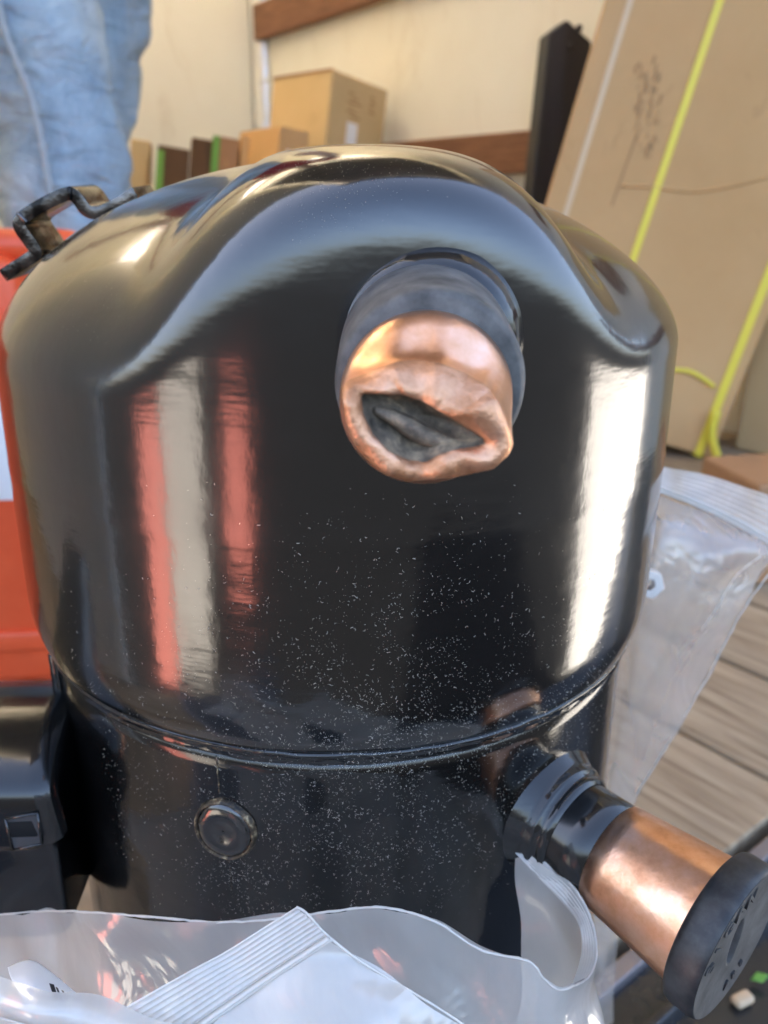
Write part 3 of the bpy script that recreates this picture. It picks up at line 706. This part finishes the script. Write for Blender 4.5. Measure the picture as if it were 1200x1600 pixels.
# --- rubber plug, pushed on the suction stub
pg = empty('rubber_plug', s0+sa*.04, 'black rubber plug with a slot, pushed onto the lower copper stub', 'plug')
MB().revolve([(.0395, .0135), (.0395, .0160), (.0400, .0168), (.0410, .0172), (.0452, .0172), (.0462, .0169), (.0466, .0165)], s0, sa, 96).build('plug_rim', RUBBER, pg)
fa = V((cos(AZ), sin(AZ), 0)); fb = fa.cross(sa)*-1; P = []
for i in range(50):
    r = .0166*i/49; row = []
    for j in range(112):
        g = 2*pi*j/112; x, y = r*cos(g), r*sin(g)
        h = .0466-.0007*(1-(r/.0166)**4)
        e = (x/.0020)**2+((y-.0002)/.0058)**2
        h -= .0042*sstep(1.25, .55, e)
        row.append(s0+sa*h+fa*x+fb*y)
    P.append(row)
MB().grid(P, wv=True).build('plug_face', RUBBER_FACE, pg)
def lettering(txt, size, ang0, step, rad, m, dep, parent, inward=False):
    for i, ch in enumerate(txt):
        cu = bpy.data.curves.new('letter', 'FONT'); cu.body = ch; cu.size = size; cu.extrude = dep; cu.offset = size*.022; cu.align_x = 'CENTER'; cu.align_y = 'CENTER'
        tmp = bpy.data.objects.new('letter', cu); S.collection.objects.link(tmp)
        me = bpy.data.meshes.new_from_object(tmp); bpy.data.objects.remove(tmp)
        g = ang0-step*i; dirr = fa*cos(g)+fb*sin(g); tang = fa*sin(g)-fb*cos(g)
        if inward: tang, dirr_ = -tang, -dirr
        else: dirr_ = dirr
        Mx = M4((tang, dirr_, sa)).transposed().to_4x4()
        Mx.translation = s0+sa*.0462+dirr*rad-org(parent)
        me.transform(Mx); me.materials.append(m)
        o = bpy.data.objects.new('letter', me); S.collection.objects.link(o); o.parent = parent
lettering('SIGAN', .0050, R_(168), R_(20), .0123, RUBBER_FACE, .00035, pg)
lettering('ARS', .0030, R_(-84), R_(-13), .0128, INK, .0003, pg, True)

# --- terminal cover (left)
xr0, xr1 = at(84, 1082, -.048).x, at(112, 1335, -.058).x
zt = at(60, 1078, -.032).z
tcv = []
pr = [(-.024, zt-.002), (-.030, zt-.0003)]
zl = at(60, 1325, -.061).z
pr += [(-.031-.030*sin(pi/2*k/11), zt-(zt-zl-.012)*(1-cos(pi/2*k/11))) for k in range(1, 12)]
pr += [(-.0612, zl+.004), (-.0605, zl), (-.0575, zl-.0035), (-.0568, zl-.008), (-.0568, zl-.030), (-.055, zl-.034), (-.024, zl-.034)]
cy = sum(p[0] for p in pr)/len(pr); cz = sum(p[1] for p in pr)/len(pr)
P = []
for dx, sh_ in ((-.13, 0), (-.05, 0), (-.006, 0), (-.003, .0006), (-.001, .0018), (0, .004)):
    row = []
    for y, z in pr:
        k_ = (zt-z)/(zt-zl); xr = xr0+(xr1-xr0)*min(k_, 1.0) - (.004 if z < zl else 0)
        l = math.hypot(y-cy, z-cz); row.append(V((xr+dx, y-(y-cy)/l*sh_, z-(z-cz)/l*sh_)))
    P.append(row)
tcb = MB().grid(P); tcb.f.append(tuple(range(5*len(pr), 6*len(pr))))
TERM = tcb.build('terminal_cover', PAINT_COVER, comp, bevel=.0008)
hs = [at(x, y, -.0611) for x, y in ((9, 1279), (59, 1270), (66, 1318), (20, 1328))]
MB().add(hs+[h+V((0, .002, 0)) for h in hs], [(0, 1, 2, 3), (0, 4, 5, 1), (1, 5, 6, 2), (2, 6, 7, 3), (3, 7, 4, 0)]).build('hole_panel', HOLE_GREY, TERM, smooth=False)  # flat grey panel added in place of the cover's square hole
for i in range(4):
    MB().tube([hs[i]+V((0, -.0001, 0)), hs[(i+1) % 4]+V((0, -.0001, 0))], .00035, 8).build('hole_edge', PAINT_WELD, TERM)
# gasket lip between cover and shell
gl = [onshell(R_(-66)+.006*sin(i*.9), -.108-.0052*i, RS+.0006) for i in range(14)]
MB().tube(catmull(gl, 60), [.0016+.0004*nz(0, 0, i, 1.7) for i in range(60)], 8).build('gasket_lip', PAINT_WELD, comp)

# --- dust: fibres and specks lying on cap and shell
def surf(th, z):
    if z > -.103: r = cap_wall_r(z)
    elif z > -.108: r = .0822
    else: r = RS
    return r
dm = MB()
def dustbit(p, nrm, kind):
    t1 = nrm.orthogonal().normalized(); t2 = nrm.cross(t1); g = random.uniform(0, 2*pi)
    a = t1*cos(g)+t2*sin(g); b_ = nrm.cross(a)
    if kind == 0:
        s = random.uniform(.000025, .00007)
        dm.add([p+a*s, p-a*s*.8, p+b_*s, p-b_*s*.9, p+nrm*s], [(0, 2, 4), (2, 1, 4), (1, 3, 4), (3, 0, 4)])
    else:
        L = random.choice((.00018, .00022, .0003, .0004, .0006)); w = random.uniform(.00002, .00004); cu = random.uniform(-1.6, 1.6)
        q = []
        for i in range(4):
            s = (i/3-.5)*L; q.append(p+a*s+b_*(cu*s*s/L)+nrm*(w+.00006*random.random()))
        dm.tube(q, w, 3, False)
for i in range(13000):
    u = random.random()
    if u < .62: th, z = random.gauss(R_(4), R_(13)), random.triangular(-.155, -.045, -.102)
    elif u < .86: th, z = random.uniform(R_(-45), R_(42)), random.triangular(-.16, -.06, -.125)
    elif u < .93: th, z = random.gauss(R_(-18), R_(4)), random.uniform(-.152, -.118)
    else: th, z = random.gauss(R_(38), R_(9)), random.uniform(-.128, -.095)
    if abs(th) > 1.4: continue
    if nz(th*.1, z, 0, 140) < random.uniform(-.55, .25): continue
    r = surf(th, z); d = V((sin(th), -cos(th), 0))
    dustbit(V((r*d.x, r*d.y, z)), d, 0 if random.random() < .72 else 1)
for i in range(3600):
    a = random.uniform(-2.6, .2) if random.random() < .8 else random.uniform(.5, 1.9); s = random.triangular(.05, .8, .35)
    p = dome(a, s); e = .002
    n_ = (dome(a+e, s)-dome(a-e, s)).cross(dome(a, s+e)-dome(a, s-e)).normalized()
    if n_.z < 0: n_ = -n_
    if n_.z < .45 or random.random() > .8: continue
    dustbit(p, n_, 0)
for i in range(110):
    th, s = random.gauss(R_(-1), R_(4)), random.uniform(.10, .3); p = dome(th, s); dustbit(p, V((0, -1, .2)).normalized(), 0)
tag(dm.build('dust', DUST, None, smooth=False, normals=False), 'pale dust specks and fibres scattered over the black compressor', 'dust', kind='stuff')

# ------------------------------------------------------------------ plastic bags
def floor_row(row, dx=0, dy=0, z=ZF-.003): return [V((p.x+dx+.006*nz(p.x, p.y, 1, 40), p.y+dy+.008*nz(p.x, p.y, 5, 40), z)) for p in row]
def rr(pts): return [at(x, y, Y) for x, y, Y in pts]
def wob_grid(G, amp, sc, seed):
    for row in G:
        for i, p in enumerate(row):
            row[i] = p+V((.5*amp*nz(p.x+seed, p.y, p.z, sc), amp*nz(p.x, p.y+seed, p.z, sc), .3*amp*nz(p.x, p.y, p.z+seed, sc)))
    return G
def strip(row_a, row_b, n, ridges, amp, nrm):
    G = []; A, B = catmull(row_a, n), catmull(row_b, n); m = ridges*6+1
    for i in range(m):
        t = i/(m-1); h = amp*max(0, sin(2*pi*t*ridges))**3
        G.append([A[j]*(1-t)+B[j]*t+nrm*h for j in range(n)])
    return G
# right bag (upright behind the compressor)
bc = empty('zip_bag', at(1000, 1235, .06), 'upright clear zip bag on the right behind the compressor', 'bag', None)
zt_ = rr([(985, 716, .075), (1040, 731, .075), (1075, 737, .072), (1120, 747, .07), (1160, 760, .066), (1200, 774, .06), (1300, 812, .05)])
zm_ = rr([(985, 738, .07), (1040, 762, .07), (1075, 775, .067), (1120, 795, .065), (1160, 815, .06), (1200, 838, .055), (1300, 890, .045)])
zb_ = rr([(985, 752, .068), (1040, 773, .068), (1075, 786, .065), (1120, 806, .063), (1160, 827, .058), (1200, 850, .053), (1300, 905, .043)])
MB().grid(wob_grid(strip(zt_, zm_, 50, 6, .0005, V((0, -1, .2))), .0012, 60, 3)).build('zip_lip', ZIP, bc)
MB().grid(strip(zm_, zb_, 50, 1, .0016, V((0, -1, .2)))).build('zip_bead', EDGE, bc, solid=.0006)
for s_, yo, sd_ in ((0, 0, 1), (1, .030, 5)):
    rows_ = [rr([(985, 752, .068+yo*.1), (1040, 773, .068+yo*.1), (1120, 806, .063+yo*.1), (1200, 850, .053+yo*.1), (1300, 905, .043+yo*.1)]),
             rr([(975, 820, .064+yo), (1030, 830, .050+yo), (1100, 850, .050+yo), (1170, 872, .05+yo*.7), (1216, 878, .049+yo*.3)]),
             rr([(965, 920, .060+yo), (1010, 925, .045+yo), (1070, 935, .044+yo), (1120, 945, .046+yo*.6), (1160, 955, .047+yo*.1)]),
             rr([(955, 1030, .058+yo), (990, 1032, .045+yo), (1030, 1034, .044+yo), (1075, 1040, .046+yo*.5), (1112, 1046, .047)]),
             rr([(945, 1140, .056+yo), (970, 1140, .046+yo), (1000, 1140, .045+yo*.7), (1030, 1141, .046+yo*.4), (1056, 1142, .047)]),
             rr([(938, 1235, .054+yo), (950, 1238, .048+yo), (965, 1240, .047+yo*.6), (980, 1241, .047+yo*.3), (994, 1242, .047)]),
             rr([(930, 1400, .04+yo), (940, 1400, .04+yo), (950, 1400, .04+yo*.6), (960, 1400, .04+yo*.3), (968, 1400, .04)])]
    rows_.append(floor_row(rows_[-1], .004, .02*s_, ZF+.002))
    MB().grid(wob_grid(sheet(rows_, 60, 46), .0035, 45, sd_)).build('bag_film', BAG_RIGHT, bc)
ed = catmull(rr([(1216, 878, .048), (1160, 955, .046), (1112, 1046, .046), (1056, 1142, .046), (994, 1242, .046)]), 60)
MB().tube([p+V((.0006*nz(p.x, 0, p.z, 200), 0, 0)) for p in ed], [.0003+.0002*abs(nz(0, p.x, p.z, 260)) for p in ed], 6).build('bag_seam', EDGE, bc)
cs = catmull(rr([(1190, 868, .047), (1150, 900, .042), (1120, 950, .041), (1095, 985, .041)]), 24)
MB().tube(cs, [.0001+.0002*abs(sin(i*1.1)) for i in range(24)], 6).build('crease', EDGE, bc)
nq = at(1012, 910, .055)
nut = empty('nylon_nut', nq, 'small white hex nut inside the upright zip bag', 'nut')
MB().revolve([(-.004, .0024), (-.004, .0058), (.004, .0058), (.004, .0024)], nq, V((-.2, -1, .25)), 6).build('hex_body', NUT, nut, smooth=False, bevel=.0006)
MB().revolve([(-.0038, .0026), (.0038, .0026)], nq, V((-.2, -1, .25)), 20).build('hole', CARD_BROWN, nut)

# front bag with its mouth round the shell
ba = empty('open_bag', at(420, 1620, -.09), 'open clear plastic bag wrapped round the foot of the compressor', 'bag')
top = [(-60, 1436, -.058), (60, 1424, -.072), (150, 1426, -.084), (250, 1434, -.089), (340, 1441, -.092), (430, 1436, -.094), (520, 1424, -.096), (600, 1418, -.098), (680, 1440, -.101), (750, 1484, -.103), (825, 1502, -.106), (850, 1530, -.107), (872, 1546, -.107), (895, 1541, -.105), (920, 1526, -.100), (932, 1492, -.095), (925, 1440, -.089), (900, 1391, -.083), (865, 1358, -.077), (806, 1317, -.0715)]
T3 = rr(top)
def drop(pts, dz, dy, seed, sx=0):
    return [p+V((sx+.004*nz(p.x, seed, 0, 30), dy+.006*nz(p.x, 0, seed, 35), -dz)) for p in pts]
G = sheet([T3, drop(T3, .010, -.002, 1), drop(T3, .022, -.006, 2, .001), drop(T3, .04, -.008, 3, .001), drop(T3, .07, -.006, 4), drop(T3, .12, .0, 5), floor_row(T3, 0, -.004)], 64, 190)
film = MB().grid(wob_grid(G, .0022, 70, 2)).build('bag_film', BAG, ba)
tt = catmull(T3, 190)
MB().tube([p+V((0, 0, .0002*nz(p.x, p.y, 0, 900))) for p in tt], [.00026+.00012*nz(p.x, p.y, p.z, 700) for p in tt], 6).build('bag_mouth_edge', EDGE, ba)
# zip lips on the curled back wall of that bag
inr = rr([(806, 1334, -.0725), (842, 1372, -.076), (880, 1412, -.081), (904, 1445, -.087), (908, 1490, -.092), (893, 1541, -.103)])
otr = rr([(806, 1317, -.0715), (865, 1358, -.077), (900, 1391, -.083), (925, 1440, -.089), (932, 1492, -.095), (920, 1526, -.100)])
MB().grid(strip(otr, inr, 60, 6, .0004, V((-.6, -.6, .2)))).build('zip_lip', ZIP, ba)

# second front bag: zip top corner pointing up
bb = empty('zip_bag', at(500, 1640, -.12), 'milky zip bag in front of the compressor, zip corner pointing up', 'bag')
zu = rr([(463, 1417, -.117), (410, 1450, -.118), (353, 1486, -.119), (290, 1520, -.121), (170, 1588, -.124), (60, 1650, -.127)])
zl_ = rr([(512, 1462, -.119), (460, 1496, -.120), (405, 1532, -.121), (350, 1570, -.123), (250, 1640, -.126), (150, 1705, -.128)])
MB().grid(strip(zu, zl_, 60, 9, .0003, V((0, -1, .3)))).build('zip_lip', ZIP, bb)
zk = rr([(520, 1470, -.1195), (467, 1505, -.1205), (412, 1541, -.1215), (357, 1580, -.1235), (257, 1650, -.1265), (157, 1715, -.1285)])
MB().grid(strip(zl_, zk, 60, 1, .0010, V((0, -1, .3)))).build('zip_bead', EDGE, bb, solid=.0004)
rows_ = [zk, rr([(565, 1503, -.120), (520, 1540, -.124), (470, 1580, -.126), (420, 1620, -.127), (330, 1690, -.129), (230, 1750, -.13)]),
         rr([(640, 1548, -.1205), (600, 1590, -.127), (550, 1630, -.130), (500, 1670, -.131), (420, 1740, -.132), (330, 1800, -.132)]),
         rr([(700, 1585, -.121), (670, 1640, -.126), (630, 1690, -.130), (590, 1740, -.131), (520, 1800, -.132), (430, 1860, -.132)]),
         rr([(780, 1640, -.122), (760, 1700, -.125), (730, 1760, -.128), (690, 1810, -.129), (620, 1880, -.13), (530, 1940, -.13)])]
MB().grid([catmull(rows_[-1], 40), catmull(drop(rows_[-1], .05, .002, 3), 40), catmull(floor_row(rows_[-1], -.01, .0), 40)]).build('bag_skirt', BAG_MILK, bb)
MB().grid(wob_grid(sheet(rows_, 50, 50), .002, 60, 9)).build('bag_film', BAG_MILK, bb)
ee = catmull(rr([(463, 1417, -.117), (480, 1428, -.1175), (512, 1462, -.119), (565, 1503, -.120), (640, 1548, -.1205), (700, 1585, -.121), (780, 1640, -.122)]), 80)
MB().tube(ee, [.0002+.00013*abs(nz(p.x, p.y, 0, 600)) for p in ee], 6).build('bag_seam', EDGE, bb)
# third sheet lower left, with the paper slip showing under it
bd = empty('loose_bag', at(60, 1640, -.13), 'crumpled clear plastic bag in the lower left corner over a barcode slip', 'bag')
rows_ = [rr([(-60, 1512, -.118), (0, 1524, -.120), (60, 1536, -.1215), (150, 1561, -.123), (250, 1590, -.125), (340, 1612, -.126)]),
         rr([(-60, 1560, -.122), (0, 1570, -.124), (60, 1580, -.126), (150, 1602, -.127), (250, 1630, -.128), (340, 1660, -.129)]),
         rr([(-60, 1620, -.124), (0, 1630, -.126), (60, 1640, -.127), (150, 1660, -.128), (250, 1690, -.129), (340, 1720, -.13)]),
         rr([(-60, 1720, -.124), (0, 1730, -.126), (60, 1740, -.127), (150, 1760, -.128), (250, 1790, -.129), (340, 1820, -.13)])]
rows_.append(floor_row(rows_[-1]))
MB().grid(wob_grid(sheet(rows_, 40, 50), .0022, 80, 4)).build('bag_film', BAG_MILK, bd)
sp = empty('paper_slip', at(80, 1540, -.108), 'white paper slip with a barcode, tucked between the plastic bags', 'paper slip')
ps = sheet([rr([(12, 1512, -.104), (45, 1500, -.104), (75, 1516, -.106), (128, 1560, -.109)]), rr([(18, 1530, -.112), (45, 1532, -.113), (75, 1548, -.114), (128, 1575, -.115)]), rr([(40, 1570, -.118), (60, 1580, -.119), (90, 1590, -.119), (130, 1605, -.119)])], 16, 20)
MB().grid(ps).build('paper', PAPER, sp, solid=.0002)
for x0, w_ in ((80, 7), (90, 3), (99, 3), (112, 3), (118, 5)):
    b4 = rr([(x0, 1533+(x0-80)*.55, -.1145), (x0+w_, 1535+(x0-80)*.55, -.1145), (x0+w_+8, 1560, -.1178), (x0+8, 1558, -.1178)])
    b4 = [p+V((0, -.0008, .0004)) for p in b4]
    MB().add(b4, [(0, 1, 2, 3)]).build('barcode_bar', INK, sp, smooth=False, solid=.0001)

# ------------------------------------------------------------------ debris by the base
q = atz(1186, 1532, ZF-.003); lf = MB().grid([[q+V((-.004+.008*i/4, (-.003+.003*j)*(1-abs(i-2)/2.3), .001*(j-1)**2+.0006*i)) for j in range(3)] for i in range(5)])
tag(lf.build('leaf', LEAF, None, solid=.0004, off=V((0, 0, 0))), 'small green leaf on the floor by the compressor base', 'leaf')
q = atz(1160, 1561, ZF-.003); tag(MB().box(q, (.0055, .0034, .0022), M4.Rotation(.4, 3, 'Z')).build('wood_chip', CHIP, None, bevel=.0021, seg=4), 'pale wood chip lying beside the rubber plug', 'wood chip')
mm = MB()
for i in range(110):
    c = tp(UEND+random.uniform(.04, .075), VEND/2+random.uniform(-.42, .1), ZF-.006)
    s = random.uniform(.0008, .0028); mm.box(c+V((0, 0, s*.5)), (s, s*random.uniform(.3, .8), s*.4), M4.Rotation(random.uniform(0, 3), 3, (random.random(), random.random(), 1)))
tag(mm.build('litter', MULCH, None, smooth=False), 'dark crumbs of leaf litter beside the base plate', 'litter', kind='stuff')
